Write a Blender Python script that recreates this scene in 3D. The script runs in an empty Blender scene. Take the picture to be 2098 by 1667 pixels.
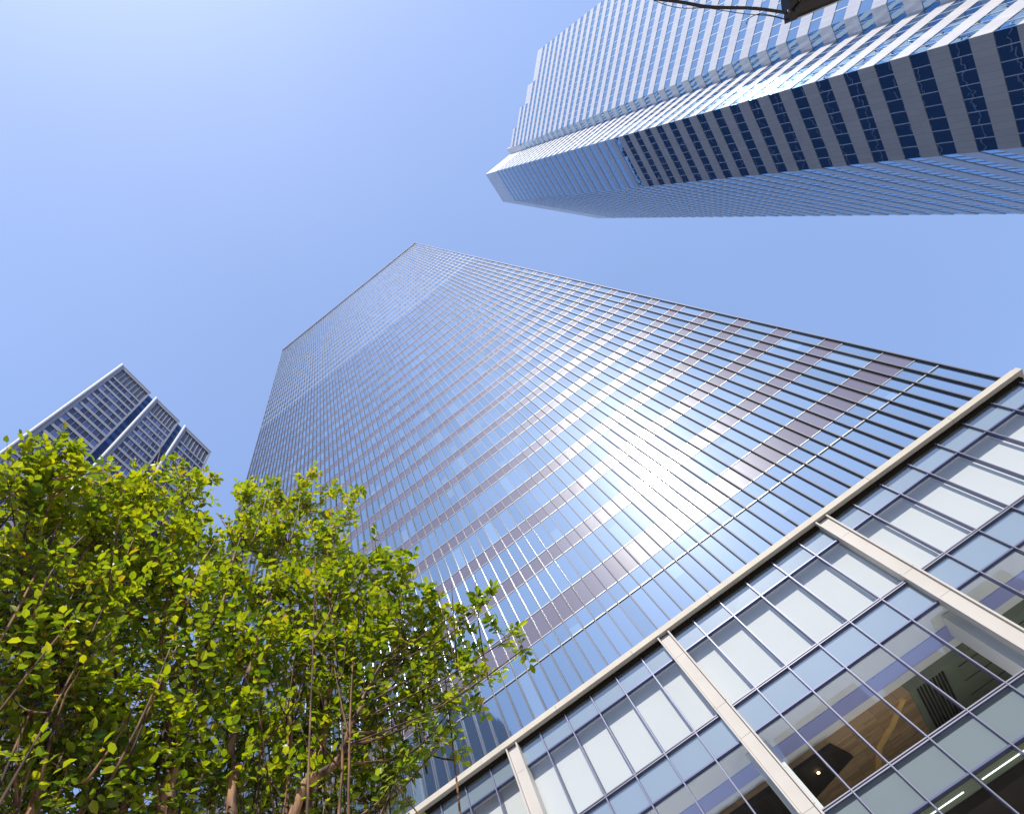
import bpy, math, random
from mathutils import Vector, Matrix
random.seed(11)
S = bpy.context.scene
COL = S.collection

# ------------------------------------------------------------------ helpers
class MB:
    """collects polygons and links them as one mesh object"""
    def __init__(self):
        self.v = []; self.f = []; self.m = []; self.uv = []; self.col = []; self.usecol = False
    def poly(self, pts, mat=0, uv=None, col=None):
        b = len(self.v)
        self.v.extend(tuple(p) for p in pts)
        self.f.append(tuple(range(b, b + len(pts))))
        self.m.append(mat)
        self.uv.append(uv if uv else [(0.0, 0.0)] * len(pts))
        if col is not None: self.usecol = True
        self.col.append(col if col is not None else 0.5)
    def hexa(self, p, mat=0, uvs=None):
        # p: 8 corners, bottom ring then top ring
        for q in ((0, 3, 2, 1), (4, 5, 6, 7), (0, 1, 5, 4), (1, 2, 6, 5), (2, 3, 7, 6), (3, 0, 4, 7)):
            self.poly([p[i] for i in q], mat)
    def box(self, x0, x1, y0, y1, z0, z1, mat=0):
        self.hexa([(x0, y0, z0), (x1, y0, z0), (x1, y1, z0), (x0, y1, z0),
                   (x0, y0, z1), (x1, y0, z1), (x1, y1, z1), (x0, y1, z1)], mat)
    def tube(self, pts, rads, n=6, mat=0, cap=True):
        rings = []
        pts = [Vector(p) for p in pts]
        ref = Vector((0.31, 0.17, 0.93))
        for i, p in enumerate(pts):
            d = (pts[min(i + 1, len(pts) - 1)] - pts[max(i - 1, 0)]).normalized()
            if abs(d.dot(ref)) > 0.95: ref = Vector((0.9, -0.3, 0.1))
            a = d.cross(ref).normalized(); c = d.cross(a)
            ring = []
            for k in range(n):
                t = 2 * math.pi * k / n
                ring.append(len(self.v)); self.v.append(tuple(p + (a * math.cos(t) + c * math.sin(t)) * rads[i]))
            rings.append(ring)
        for i in range(len(rings) - 1):
            for k in range(n):
                self.f.append((rings[i][k], rings[i][(k + 1) % n], rings[i + 1][(k + 1) % n], rings[i + 1][k]))
                self.m.append(mat); self.uv.append([(0, 0)] * 4); self.col.append(0.5)
        if cap:
            for r in (rings[0][::-1], rings[-1]):
                self.f.append(tuple(r)); self.m.append(mat); self.uv.append([(0, 0)] * n); self.col.append(0.5)
    def build(self, name, mats, parent=None, smooth=False):
        me = bpy.data.meshes.new(name)
        me.from_pydata(self.v, [], self.f)
        if not isinstance(mats, (list, tuple)): mats = [mats]
        for m in mats: me.materials.append(m)
        me.polygons.foreach_set('material_index', self.m)
        uvl = me.uv_layers.new(name='UVMap')
        flat = []
        for u in self.uv:
            for a in u: flat.extend(a)
        uvl.data.foreach_set('uv', flat)
        if self.usecol:
            at = me.attributes.new('tint', 'FLOAT', 'FACE')
            at.data.foreach_set('value', self.col)
        if smooth: me.polygons.foreach_set('use_smooth', [True] * len(self.f))
        me.update()
        o = bpy.data.objects.new(name, me)
        COL.objects.link(o)
        if parent is not None:
            o.parent = parent
            o.matrix_parent_inverse = parent.matrix_world.inverted() if parent.type != 'EMPTY' or parent.parent else Matrix.Translation(-parent.location)
        return o

def thing(name, label, cat, loc=(0, 0, 0), group=None):
    o = bpy.data.objects.new(name, None); COL.objects.link(o)
    o.location = loc; o['label'] = label; o['category'] = cat
    if group: o['group'] = group
    return o
def tag(o, label, cat, group=None):
    o['label'] = label; o['category'] = cat
    if group: o['group'] = group
    return o
def struct(o): o['kind'] = 'structure'; return o

# ------------------------------------------------------------------ materials
def newmat(name):
    m = bpy.data.materials.new(name); m.use_nodes = True
    nt = m.node_tree; nt.nodes.clear()
    out = nt.nodes.new('ShaderNodeOutputMaterial')
    return m, nt, out
def N(nt, t, **kw):
    n = nt.nodes.new(t)
    for k, v in kw.items():
        if k in n.inputs: n.inputs[k].default_value = v
        else: setattr(n, k, v)
    return n
def rgba(c): return (c[0], c[1], c[2], 1.0)

def plain(name, col, rough=0.6, metal=0.0, spec=0.5, var=0.06, scale=0.6, bump=0.0):
    m, nt, out = newmat(name)
    b = N(nt, 'ShaderNodeBsdfPrincipled'); L = nt.links.new
    b.inputs['Roughness'].default_value = rough; b.inputs['Metallic'].default_value = metal
    b.inputs['Specular IOR Level'].default_value = spec
    geo = N(nt, 'ShaderNodeNewGeometry')
    no = N(nt, 'ShaderNodeTexNoise'); no.inputs['Scale'].default_value = scale; no.inputs['Detail'].default_value = 5
    L(geo.outputs['Position'], no.inputs['Vector'])
    mr = N(nt, 'ShaderNodeMapRange'); mr.inputs[1].default_value = 0.3; mr.inputs[2].default_value = 0.7
    mr.inputs[3].default_value = 1 - var; mr.inputs[4].default_value = 1 + var
    L(no.outputs['Fac'], mr.inputs[0])
    mx = N(nt, 'ShaderNodeMix', data_type='RGBA', blend_type='MULTIPLY'); mx.inputs[0].default_value = 1
    mx.inputs[6].default_value = rgba(col); L(mr.outputs[0], mx.inputs[7])
    L(mx.outputs[2], b.inputs['Base Color']); L(b.outputs[0], out.inputs[0])
    if bump:
        bp = N(nt, 'ShaderNodeBump'); bp.inputs['Strength'].default_value = bump; bp.inputs['Distance'].default_value = 0.02
        n2 = N(nt, 'ShaderNodeTexNoise'); n2.inputs['Scale'].default_value = 30
        L(geo.outputs['Position'], n2.inputs['Vector']); L(n2.outputs['Fac'], bp.inputs['Height']); L(bp.outputs[0], b.inputs['Normal'])
    return m

def thin_fresnel(nt):
    # same reflectance from either side of a thin pane
    g = N(nt, 'ShaderNodeNewGeometry'); a = N(nt, 'ShaderNodeMath', operation='MULTIPLY_ADD')
    a.inputs[1].default_value = 1 / 1.5 - 1.5; a.inputs[2].default_value = 1.5; nt.links.new(g.outputs['Backfacing'], a.inputs[0])
    fr = N(nt, 'ShaderNodeFresnel'); nt.links.new(a.outputs[0], fr.inputs[0]); return fr

def mirror_glass(name, base, tint, refl=0.45, fres=0.5, glare=0.04, grough=0.22, wav=0.0, wscale=0.5, srough=0.02, tintvar=0.0, stretch=(1, 1, 1), wide=0.0):
    """coated facade glass: dark body + clear sky reflection + a faint wide lobe that spreads the sun glare"""
    m, nt, out = newmat(name); L = nt.links.new
    d = N(nt, 'ShaderNodeBsdfDiffuse'); d.inputs[0].default_value = rgba(base)
    g = N(nt, 'ShaderNodeBsdfGlossy'); g.inputs[0].default_value = rgba(tint); g.inputs['Roughness'].default_value = srough
    g2 = N(nt, 'ShaderNodeBsdfGlossy'); g2.inputs[0].default_value = (0.95, 0.95, 0.95, 1); g2.inputs['Roughness'].default_value = grough
    fr = thin_fresnel(nt)
    mm = N(nt, 'ShaderNodeMath', operation='MULTIPLY_ADD'); mm.inputs[1].default_value = fres; mm.inputs[2].default_value = refl
    L(fr.outputs[0], mm.inputs[0])
    src = mm.outputs[0]
    if tintvar:
        at = N(nt, 'ShaderNodeAttribute', attribute_name='tint')
        mv = N(nt, 'ShaderNodeMapRange'); mv.inputs[3].default_value = 1 - tintvar; mv.inputs[4].default_value = 1 + tintvar
        L(at.outputs['Fac'], mv.inputs[0])
        m3 = N(nt, 'ShaderNodeMath', operation='MULTIPLY'); L(src, m3.inputs[0]); L(mv.outputs[0], m3.inputs[1]); src = m3.outputs[0]
    mix = N(nt, 'ShaderNodeMixShader'); L(src, mix.inputs[0]); L(d.outputs[0], mix.inputs[1]); L(g.outputs[0], mix.inputs[2])
    mix2 = N(nt, 'ShaderNodeMixShader'); mix2.inputs[0].default_value = glare
    L(mix.outputs[0], mix2.inputs[1]); L(g2.outputs[0], mix2.inputs[2])
    if wide:
        g3 = N(nt, 'ShaderNodeBsdfGlossy'); g3.inputs[0].default_value = (0.95, 0.95, 0.95, 1); g3.inputs['Roughness'].default_value = 0.30
        mix3 = N(nt, 'ShaderNodeMixShader'); mix3.inputs[0].default_value = wide
        L(mix2.outputs[0], mix3.inputs[1]); L(g3.outputs[0], mix3.inputs[2]); mix2 = mix3
    L(mix2.outputs[0], out.inputs[0])
    if wav:
        geo = N(nt, 'ShaderNodeNewGeometry')
        mp = N(nt, 'ShaderNodeMapping'); mp.inputs['Scale'].default_value = stretch
        no = N(nt, 'ShaderNodeTexNoise'); no.inputs['Scale'].default_value = wscale; no.inputs['Detail'].default_value = 1.5
        L(geo.outputs['Position'], mp.inputs[0]); L(mp.outputs[0], no.inputs['Vector'])
        bp = N(nt, 'ShaderNodeBump'); bp.inputs['Strength'].default_value = 1.0; bp.inputs['Distance'].default_value = wav
        L(no.outputs['Fac'], bp.inputs['Height']); L(bp.outputs[0], g.inputs['Normal'])
    return m

def clear_glass(name, tint=(0.80, 0.88, 0.88), refl=0.22, glossc=(0.72, 0.84, 0.98)):
    m, nt, out = newmat(name); L = nt.links.new
    t = N(nt, 'ShaderNodeBsdfTransparent'); t.inputs[0].default_value = rgba(tint)
    g = N(nt, 'ShaderNodeBsdfGlossy'); g.inputs[0].default_value = rgba(glossc); g.inputs['Roughness'].default_value = 0.0
    fr = thin_fresnel(nt)
    mm = N(nt, 'ShaderNodeMath', operation='ADD'); mm.inputs[1].default_value = refl; L(fr.outputs[0], mm.inputs[0])
    mix = N(nt, 'ShaderNodeMixShader'); L(mm.outputs[0], mix.inputs[0]); L(t.outputs[0], mix.inputs[1]); L(g.outputs[0], mix.inputs[2])
    L(mix.outputs[0], out.inputs[0])
    return m

def panel_mat(name, col, pitch, joint=0.03, jcol=0.45, rough=0.7, vpitch=0.0, var=0.05, spec=0.3, sheen=0.0):
    """cladding panels: joint lines every pitch metres along the wall (uv in metres), slight tone change per panel"""
    m, nt, out = newmat(name); L = nt.links.new
    b = N(nt, 'ShaderNodeBsdfPrincipled'); b.inputs['Roughness'].default_value = rough; b.inputs['Specular IOR Level'].default_value = spec
    uv = N(nt, 'ShaderNodeUVMap'); sep = N(nt, 'ShaderNodeSeparateXYZ'); L(uv.outputs[0], sep.inputs[0])
    dv = N(nt, 'ShaderNodeMath', operation='DIVIDE'); dv.inputs[1].default_value = pitch; L(sep.outputs[0], dv.inputs[0])
    fc = N(nt, 'ShaderNodeMath', operation='FRACT'); L(dv.outputs[0], fc.inputs[0])
    fl = N(nt, 'ShaderNodeMath', operation='FLOOR'); L(dv.outputs[0], fl.inputs[0])
    lt = N(nt, 'ShaderNodeMath', operation='LESS_THAN'); lt.inputs[1].default_value = joint; L(fc.outputs[0], lt.inputs[0])
    cmb = N(nt, 'ShaderNodeCombineXYZ'); L(fl.outputs[0], cmb.inputs[0])
    fz = N(nt, 'ShaderNodeMath', operation='DIVIDE'); fz.inputs[1].default_value = 3.0; L(sep.outputs[1], fz.inputs[0])
    fz2 = N(nt, 'ShaderNodeMath', operation='FLOOR'); L(fz.outputs[0], fz2.inputs[0]); L(fz2.outputs[0], cmb.inputs[1])
    wn = N(nt, 'ShaderNodeTexWhiteNoise', noise_dimensions='3D'); L(cmb.outputs[0], wn.inputs[0])
    mr = N(nt, 'ShaderNodeMapRange'); mr.inputs[3].default_value = 1 - var; mr.inputs[4].default_value = 1 + var; L(wn.outputs[0], mr.inputs[0])
    mx = N(nt, 'ShaderNodeMix', data_type='RGBA', blend_type='MULTIPLY'); mx.inputs[0].default_value = 1
    mx.inputs[6].default_value = rgba(col); L(mr.outputs[0], mx.inputs[7])
    mj = N(nt, 'ShaderNodeMix', data_type='RGBA'); L(lt.outputs[0], mj.inputs[0]); L(mx.outputs[2], mj.inputs[6])
    mj.inputs[7].default_value = rgba([c * jcol for c in col])
    L(mj.outputs[2], b.inputs['Base Color'])
    if sheen:
        g = N(nt, 'ShaderNodeBsdfGlossy'); g.inputs[0].default_value = (0.52, 0.73, 1.0, 1); g.inputs['Roughness'].default_value = 0.12
        ms_ = N(nt, 'ShaderNodeMixShader'); ms_.inputs[0].default_value = sheen
        L(b.outputs[0], ms_.inputs[1]); L(g.outputs[0], ms_.inputs[2]); L(ms_.outputs[0], out.inputs[0])
    else: L(b.outputs[0], out.inputs[0])
    return m

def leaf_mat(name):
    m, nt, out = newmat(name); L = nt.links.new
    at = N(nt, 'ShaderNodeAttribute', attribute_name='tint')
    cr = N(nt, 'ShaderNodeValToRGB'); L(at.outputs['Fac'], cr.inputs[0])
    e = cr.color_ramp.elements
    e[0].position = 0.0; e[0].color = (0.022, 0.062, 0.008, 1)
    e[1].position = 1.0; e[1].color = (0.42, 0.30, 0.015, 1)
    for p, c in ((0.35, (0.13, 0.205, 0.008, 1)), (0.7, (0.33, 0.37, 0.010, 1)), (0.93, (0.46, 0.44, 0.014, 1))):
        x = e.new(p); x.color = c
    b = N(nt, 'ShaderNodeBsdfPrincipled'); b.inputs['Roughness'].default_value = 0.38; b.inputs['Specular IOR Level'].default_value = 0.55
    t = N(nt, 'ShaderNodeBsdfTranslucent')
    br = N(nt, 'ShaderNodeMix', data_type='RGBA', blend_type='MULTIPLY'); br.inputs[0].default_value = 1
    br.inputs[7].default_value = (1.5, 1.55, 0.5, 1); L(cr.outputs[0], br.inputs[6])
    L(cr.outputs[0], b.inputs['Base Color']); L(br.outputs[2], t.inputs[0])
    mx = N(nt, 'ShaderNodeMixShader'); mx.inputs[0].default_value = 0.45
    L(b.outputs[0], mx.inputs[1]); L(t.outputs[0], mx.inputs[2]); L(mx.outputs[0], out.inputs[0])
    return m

def bark_mat(name, ca, cb):
    m, nt, out = newmat(name); L = nt.links.new
    b = N(nt, 'ShaderNodeBsdfPrincipled'); b.inputs['Roughness'].default_value = 0.75
    geo = N(nt, 'ShaderNodeNewGeometry'); mp = N(nt, 'ShaderNodeMapping'); mp.inputs['Scale'].default_value = (14, 14, 2.5)
    no = N(nt, 'ShaderNodeTexNoise'); no.inputs['Scale'].default_value = 1.6; no.inputs['Detail'].default_value = 5
    L(geo.outputs['Position'], mp.inputs[0]); L(mp.outputs[0], no.inputs['Vector'])
    cr = N(nt, 'ShaderNodeValToRGB'); L(no.outputs['Fac'], cr.inputs[0])
    cr.color_ramp.elements[0].position = 0.42; cr.color_ramp.elements[0].color = rgba(ca)
    cr.color_ramp.elements[1].position = 0.60; cr.color_ramp.elements[1].color = rgba(cb)
    L(cr.outputs[0], b.inputs['Base Color']); L(b.outputs[0], out.inputs[0])
    return m

def wood_mat(name):
    m, nt, out = newmat(name); L = nt.links.new
    b = N(nt, 'ShaderNodeBsdfPrincipled'); b.inputs['Roughness'].default_value = 0.5
    geo = N(nt, 'ShaderNodeNewGeometry')
    br = N(nt, 'ShaderNodeTexBrick'); br.inputs['Scale'].default_value = 1.0; br.inputs['Brick Width'].default_value = 0.9
    br.inputs['Row Height'].default_value = 0.11; br.inputs['Mortar Size'].default_value = 0.004
    br.inputs['Color1'].default_value = (0.62, 0.40, 0.22, 1); br.inputs['Color2'].default_value = (0.40, 0.26, 0.15, 1); br.inputs['Mortar'].default_value = (0.12, 0.07, 0.04, 1)
    L(geo.outputs['Position'], br.inputs['Vector']); L(br.outputs['Color'], b.inputs['Base Color']); L(b.outputs[0], out.inputs[0])
    return m

M = {}
M["tglass"] = mirror_glass("tower_glass", (0.045, 0.075, 0.11), (0.62, 0.80, 0.96), 0.45, 0.95, 0.026, 0.070, tintvar=0.10, srough=0.03, wide=0.007)
M["tglassb"] = mirror_glass("tower_glass_blind", (0.16, 0.21, 0.25), (0.60, 0.80, 0.98), 0.44, 0.8, 0.026, 0.085, tintvar=0.15, srough=0.03, wide=0.007)
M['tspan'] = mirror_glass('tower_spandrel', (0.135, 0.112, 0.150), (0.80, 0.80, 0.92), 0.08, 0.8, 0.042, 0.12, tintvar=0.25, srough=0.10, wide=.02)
M['tspansky'] = mirror_glass('tower_spandrel_skylit', (0.42, 0.42, 0.48), (0.9, 0.9, 0.95), 0.25, 0.5, 0.03, 0.20, tintvar=0.25, srough=0.12)  # upper bands: reflection of brighter sky painted in as a paler base
M['tmull'] = plain('tower_mullion', (0.115, 0.115, 0.13), 0.28, 0.8, 0.6, 0.03)
M['tcap'] = plain('tower_mullion_cap', (0.13, 0.13, 0.15), 0.55, 0.2, 0.3, 0.03)
M['ttrans'] = plain('tower_transom', (0.38, 0.38, 0.40), 0.4, 0.4, 0.5, 0.03)
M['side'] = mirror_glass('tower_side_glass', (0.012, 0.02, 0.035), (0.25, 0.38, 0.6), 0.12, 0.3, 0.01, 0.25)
M['roofc'] = plain('roof_concrete', (0.30, 0.30, 0.31), 0.9)
M['pmull'] = plain('podium_mullion', (0.14, 0.155, 0.27), 0.35, 0.5, 0.5, 0.03)
M['pframe'] = plain('podium_frame_pale', (0.26, 0.26, 0.32), 0.4, 0.4, 0.5, 0.03)
M['ledge'] = plain('ledge_stone', (0.62, 0.56, 0.47), 0.65, 0, 0.35, 0.07, 1.2, 0.15)
M['black'] = plain('ledge_shadow_dark', (0.030, 0.024, 0.017), 0.9, 0, 0.1)
M['colp'] = plain('column_stone', (0.60, 0.56, 0.52), 0.6, 0, 0.35, 0.05, 1.0, 0.1)
M['pspan'] = mirror_glass('podium_spandrel_glass', (0.25, 0.31, 0.34), (0.70, 0.82, 0.96), 0.20, 0.5, 0.02, 0.3, tintvar=0.12)
M['pglass'] = clear_glass("podium_glass", (0.95, 0.985, 0.98), 0.05)
M['blind'] = plain('white_blind', (0.73, 0.71, 0.69), 0.9, 0, 0.2, 0.015)
M['inwhite'] = plain('interior_white', (0.92, 0.92, 0.92), 0.9, 0, 0.2, 0.02)
M['inlilac'] = plain('interior_lilac', (0.45, 0.48, 0.88), 0.9, 0, 0.2, 0.02)
M['ingrey'] = plain('interior_grey_green', (0.24, 0.27, 0.20), 0.9, 0, 0.2, 0.1, 0.8)
M['indark'] = plain('interior_dark', (0.045, 0.035, 0.030), 0.8, 0, 0.3, 0.1)
M['infloor'] = plain('interior_floor', (0.75, 0.72, 0.68), 0.7, 0, 0.3, 0.08)
M['inwood'] = wood_mat('interior_wood')
M['intan'] = plain('interior_tan', (0.85, 0.55, 0.22), 0.7, 0, 0.3, 0.08, 4)
M['wpanel'] = panel_mat('office_white_panel', (0.72, 0.67, 0.62), 0.6046, 0.04, 0.62, 0.75, sheen=0.20)
M['wglass'] = mirror_glass('office_glass', (0.015, 0.025, 0.04), (0.52, 0.76, 1.0), 0.50, 0.6, 0.01, 0.25, wav=0.011, wscale=0.9, stretch=(1, 1, 0.35), srough=0.01)
M['wdiv'] = plain('office_divider', (0.72, 0.72, 0.74), 0.5, 0.2, 0.5, 0.02)
M['lpanel'] = panel_mat('left_tower_panel', (0.52, 0.515, 0.56), 1.2, 0.02, 0.7, 0.6)
M['lglass'] = mirror_glass('left_tower_glass', (0.03, 0.035, 0.06), (0.55, 0.62, 0.9), 0.16, 0.5, 0.01, 0.25, tintvar=0.6)
M['lgroove'] = mirror_glass('left_tower_groove_glass', (0.01, 0.02, 0.045), (0.22, 0.34, 0.60), 0.18, 0.3, 0.0, 0.25, tintvar=0.5)
M['llouv'] = panel_mat('left_tower_louvre', (0.055, 0.06, 0.08), 0.16, 0.34, 4.2, 0.5, var=0.0)
M['lcol'] = plain('left_tower_column', (0.36, 0.36, 0.385), 0.5, 0, 0.4, 0.04)
M['brickd'] = plain('dark_brick', (0.10, 0.075, 0.055), 0.85, 0, 0.2, 0.12, 0.5)
M['leaf'] = leaf_mat('leaf')
M['bark'] = bark_mat('bark', (0.05, 0.025, 0.014), (0.40, 0.21, 0.10))
M['twig'] = bark_mat('twig_bark', (0.04, 0.016, 0.009), (0.26, 0.13, 0.055))
M['lamp'] = plain('lamp_metal', (0.035, 0.028, 0.024), 0.32, 0.5, 0.6, 0.2, 8)
M['lampw'] = plain('lamp_bright_metal', (0.55, 0.50, 0.42), 0.3, 0.8, 0.6, 0.1, 8)
M['cable'] = plain('cable_rubber', (0.018, 0.013, 0.011), 0.45, 0, 0.5, 0.1, 10)
M['asphalt'] = plain('asphalt', (0.05, 0.05, 0.052), 0.9, 0, 0.3, 0.15, 3)
M['paving'] = plain('paving', (0.30, 0.29, 0.28), 0.9, 0, 0.3, 0.1, 2)
M['ground'] = plain('ground_concrete', (0.20, 0.20, 0.195), 0.95, 0, 0.2, 0.12, 0.4)
M['stone'] = plain('opposite_stone', (0.74, 0.72, 0.69), 0.8, 0, 0.3, 0.06, 0.2)

EYE = 1.6
# ================================================================== main glass tower
D = 20.0; MOD = 0.0318 * D; X0 = -0.0257 * D
def zc(z): return EYE + z * D
XK = [X0 + MOD * k for k in range(-47, 29)]
TX0, TX1, TOPZ = XK[0], XK[-1], zc(9.29)
tower = thing('glass_tower', 'tallest glass skyscraper with purple grey bands and white sun glare, above the stone ledge', 'skyscraper', (0, D + 20, 0))
m = MB(); m.box(TX0 + .02, TX1 - .3, D + .35, D + 78, zc(.99), TOPZ - .5, 0)
m.build('wall', M['side'], tower)
m = MB(); m.box(TX1 - .299, TX1 + .05, D + .12, D + 78.2, zc(.99), TOPZ, 0)
for j in range(47):
    z = zc(1.08 + j * .1905 * .94); m.box(TX1 + .05, TX1 + .09, D + .3, D + 78, z, z + .22, 1)
m.build('side_wall', [M['side'], M['tspan']], tower)
# rows: (z0,z1,kind)
rows = [(0.975, 1.132, 'v'), (1.132, 1.191, 'v'), (1.191, 1.279, 's'), (1.279, 1.407, 'v')]
z = 1.407
while z < 9.1:
    rows.append((z, z + .0615, 's'))
    z2 = z + .1905
    rows.append((z + .0615, min(z2, 9.20), 'v')); z = z2
rows.append((9.20, 9.29, 's'))
r1 = random.Random(5)
panes = []
for (a, b, kind) in rows:
    za, zb = zc(a), zc(b)
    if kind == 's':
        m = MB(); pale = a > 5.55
        for i in range(75):
            j = [r1.uniform(-.0008, .0008) for _ in range(4)]
            x0, x1 = XK[i] + .02, XK[i + 1] - .02
            t = r1.random() ** 1.3
            m.poly([(x0, D + j[0], za), (x1, D + j[1], za), (x1, D + j[2], zb), (x0, D + j[3], zb)], 0, None, t)
        m.box(TX0, TX1, D - .022, D + .02, za - .022, za + .022, 1)
        m.box(TX0, TX1, D - .022, D + .02, zb - .022, zb + .022, 1)
        m.build('spandrel_band', [M['tspansky'] if pale else M['tspan'], M['ttrans']], tower)
    else:
        for i in range(75):
            panes.append((a, b, i))
m = MB(); m.box(TX0, TX1, D - .045, D + .02, zc(1.132) - .03, zc(1.132) + .03, 0); m.build('transom', M['ttrans'], tower)
def pane_mesh(m, a, b, i):
    za, zb = zc(a), zc(b); x0, x1 = XK[i] + .02, XK[i + 1] - .02
    j = [r1.uniform(-.0007, .0007) for _ in range(4)]
    t = r1.random(); q = r1.random()
    if q < .10:
        f = r1.uniform(.25, .9); zm = za + (zb - za) * f; jm = (j[0] + (j[3] - j[0]) * f, j[1] + (j[2] - j[1]) * f)
        m.poly([(x0, D + j[0], za), (x1, D + j[1], za), (x1, D + jm[1], zm), (x0, D + jm[0], zm)], 0 if q < .04 else 1, None, t)
        m.poly([(x0, D + jm[0], zm), (x1, D + jm[1], zm), (x1, D + j[2], zb), (x0, D + j[3], zb)], 1 if q < .04 else 0, None, t)
    else:
        m.poly([(x0, D + j[0], za), (x1, D + j[1], za), (x1, D + j[2], zb), (x0, D + j[3], zb)], 1 if q > .955 else 0, None, t)
def seen_size(p):
    a, b, i = p; x = (XK[i] + XK[i + 1]) / 2
    if x < -.50 * D: return 1e9 + abs(x)
    return x * x + D * D + (a * D) ** 2 - (1 if b - a > .1 else 0) * 50
panes.sort(key=seen_size)
for p in panes[:100]:
    m = MB(); pane_mesh(m, *p); m.build('window', [M['tglass'], M['tglassb']], tower)
m = MB()
for p in panes[100:]: pane_mesh(m, *p)
o = m.build('window', [M['tglass'], M['tglassb']], tower); o['kind'] = 'stuff'
for x in XK:
    m = MB(); m.box(x - .021, x + .021, D - .11, D + .05, zc(.97), TOPZ, 0)
    m.box(x - .027, x + .027, D - .122, D - .111, zc(.97), TOPZ, 1)
    m.build('mullion', [M['tmull'], M['tcap']], tower)
m = MB(); m.box(TX0 - .1, TX1 + .1, D - .25, D + .1, TOPZ + .002, TOPZ + .25, 0); m.build('parapet', M['lcol'], tower)

# ================================================================== podium
PM = 0.0636 * D
def px(k): return X0 + PM * k
podium = thing('podium_building', 'low glass wing with white blinds and pale stone columns below the ledge', 'building', (0, D + 3, 0))
PXR = .877 * D; PXL = -1.56 * D; KL = -12
cols = [1 + 6 * i for i in range(-4, 2)]      # column sits on mullion line 1, 7, -5 ...
lev = [(.975, .913, 's'), (.913, .7605, 'v'), (.7605, .7003, 's'), (.7003, .5475, 'v'), (.5475, .487, 's'), (.487, .334, 'v'), (.334, .274, 's'), (.274, .121, 'v'), (.121, .061, 's')]
r2 = random.Random(8)
xs = [px(k) for k in range(KL, 15)] + [PXR]
for (zt, zb_, kind) in lev:
    za, zb = zc(zb_), zc(zt)
    if kind == 's':
        m = MB()
        for i in range(len(xs) - 1):
            j = [r2.uniform(-.003, .003) for _ in range(4)]
            m.poly([(xs[i] + .02, D + j[0], za), (xs[i + 1] - .02, D + j[1], za), (xs[i + 1] - .02, D + j[2], zb), (xs[i] + .02, D + j[3], zb)], 0, None, r2.random())
        m.build('spandrel_band', M['pspan'], podium)
    elif zb_ > .3:
        for i in range(len(xs) - 1):
            m = MB(); m.poly([(xs[i] + .02, D, za), (xs[i + 1] - .02, D, za), (xs[i + 1] - .02, D, zb), (xs[i] + .02, D, zb)], 0)
            m.build('window', M['pglass'], podium)
m = MB()
m.box(PXL, xs[0], D + .01, D + .3, 0, zc(.972), 0)
m.box(PXL, PXR, D + .01, D + .3, 0, zc(.061), 0)
m.build('lower_wall', M['pspan'], podium)
for k in range(KL, 15):
    m = MB(); x = px(k)
    m.box(x - .026, x + .026, D - .09, D + .10, zc(.06), zc(.960), 0)
    m.box(x - .012, x + .012, D - .115, D - .091, zc(.06), zc(.960), 1)
    m.build('mullion', [M['pmull'], M['pframe']], podium)
for zz, dbl in ((.913, 0), (.7605, 1), (.7003, 0), (.5475, 1), (.487, 0), (.334, 1), (.274, 0)):
    m = MB(); z = zc(zz)
    if dbl:
        m.box(xs[0], PXR, D - .075, D + .08, z - .055, z + .055, 0)
        m.box(xs[0], PXR, D - .095, D - .076, z + .020, z + .055, 1); m.box(xs[0], PXR, D - .095, D - .076, z - .055, z - .020, 1)
    else:
        m.box(xs[0], PXR, D - .075, D + .08, z - .026, z + .026, 0)
    m.build('transom', [M['pmull'], M['pframe']], podium)
# ledge: fascia with a small lip, panel joints are real gaps
m = MB(); zb, zt = zc(.9705), zc(.9825)
segs = []; x = PXL
while x < .885 * D:
    nx = min(x + 6 * PM / 2, .8875 * D); segs.append((x, nx)); x = nx
for a, b in segs: m.box(a + .006, b - .006, D - .34, D + .3, zb, zt, 0)
m.box(PXL, .8815 * D, D - .30, D + .3, zt + .001, zt + .07, 0)
m.build('ledge', M['ledge'], podium)
m = MB(); m.box(xs[0], PXR - .01, D - .125, D + .09, zc(.9622), zc(.9704), 0); m.build('ledge_shadow_strip', M['black'], podium)  # near-black strip standing in for the shadow under the ledge
for k in cols:
    x = px(k)
    if k < KL: continue
    c = MB(); joints = [.9655, .9050, .7685, .6990, .5560, .4850, .335, .2, .03]
    for a, b in zip(joints[1:], joints[:-1]):
        c.box(x - .205, x + .205, D - .20, D + .2, zc(a) + .006, zc(b) - .006, 0)
    c.box(x - .19, x + .19, D - .15, D + .2, zc(0), zc(.972), 1)
    co = c.build('column', [M['colp'], M['pmull']], podium)
    for s in (-1, 1):
        f = MB()
        for a, b in ((.7685, .9715), (.5560, .7685), (.335, .5560), (.0, .335)):
            xa, xb = sorted((x + s * .215, x + s * .275))
            f.box(xa, xb, D - .30, D + .1, zc(a) + .008, zc(b) - .008, 0)
        f.build('fin', M['colp'], co)
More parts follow.
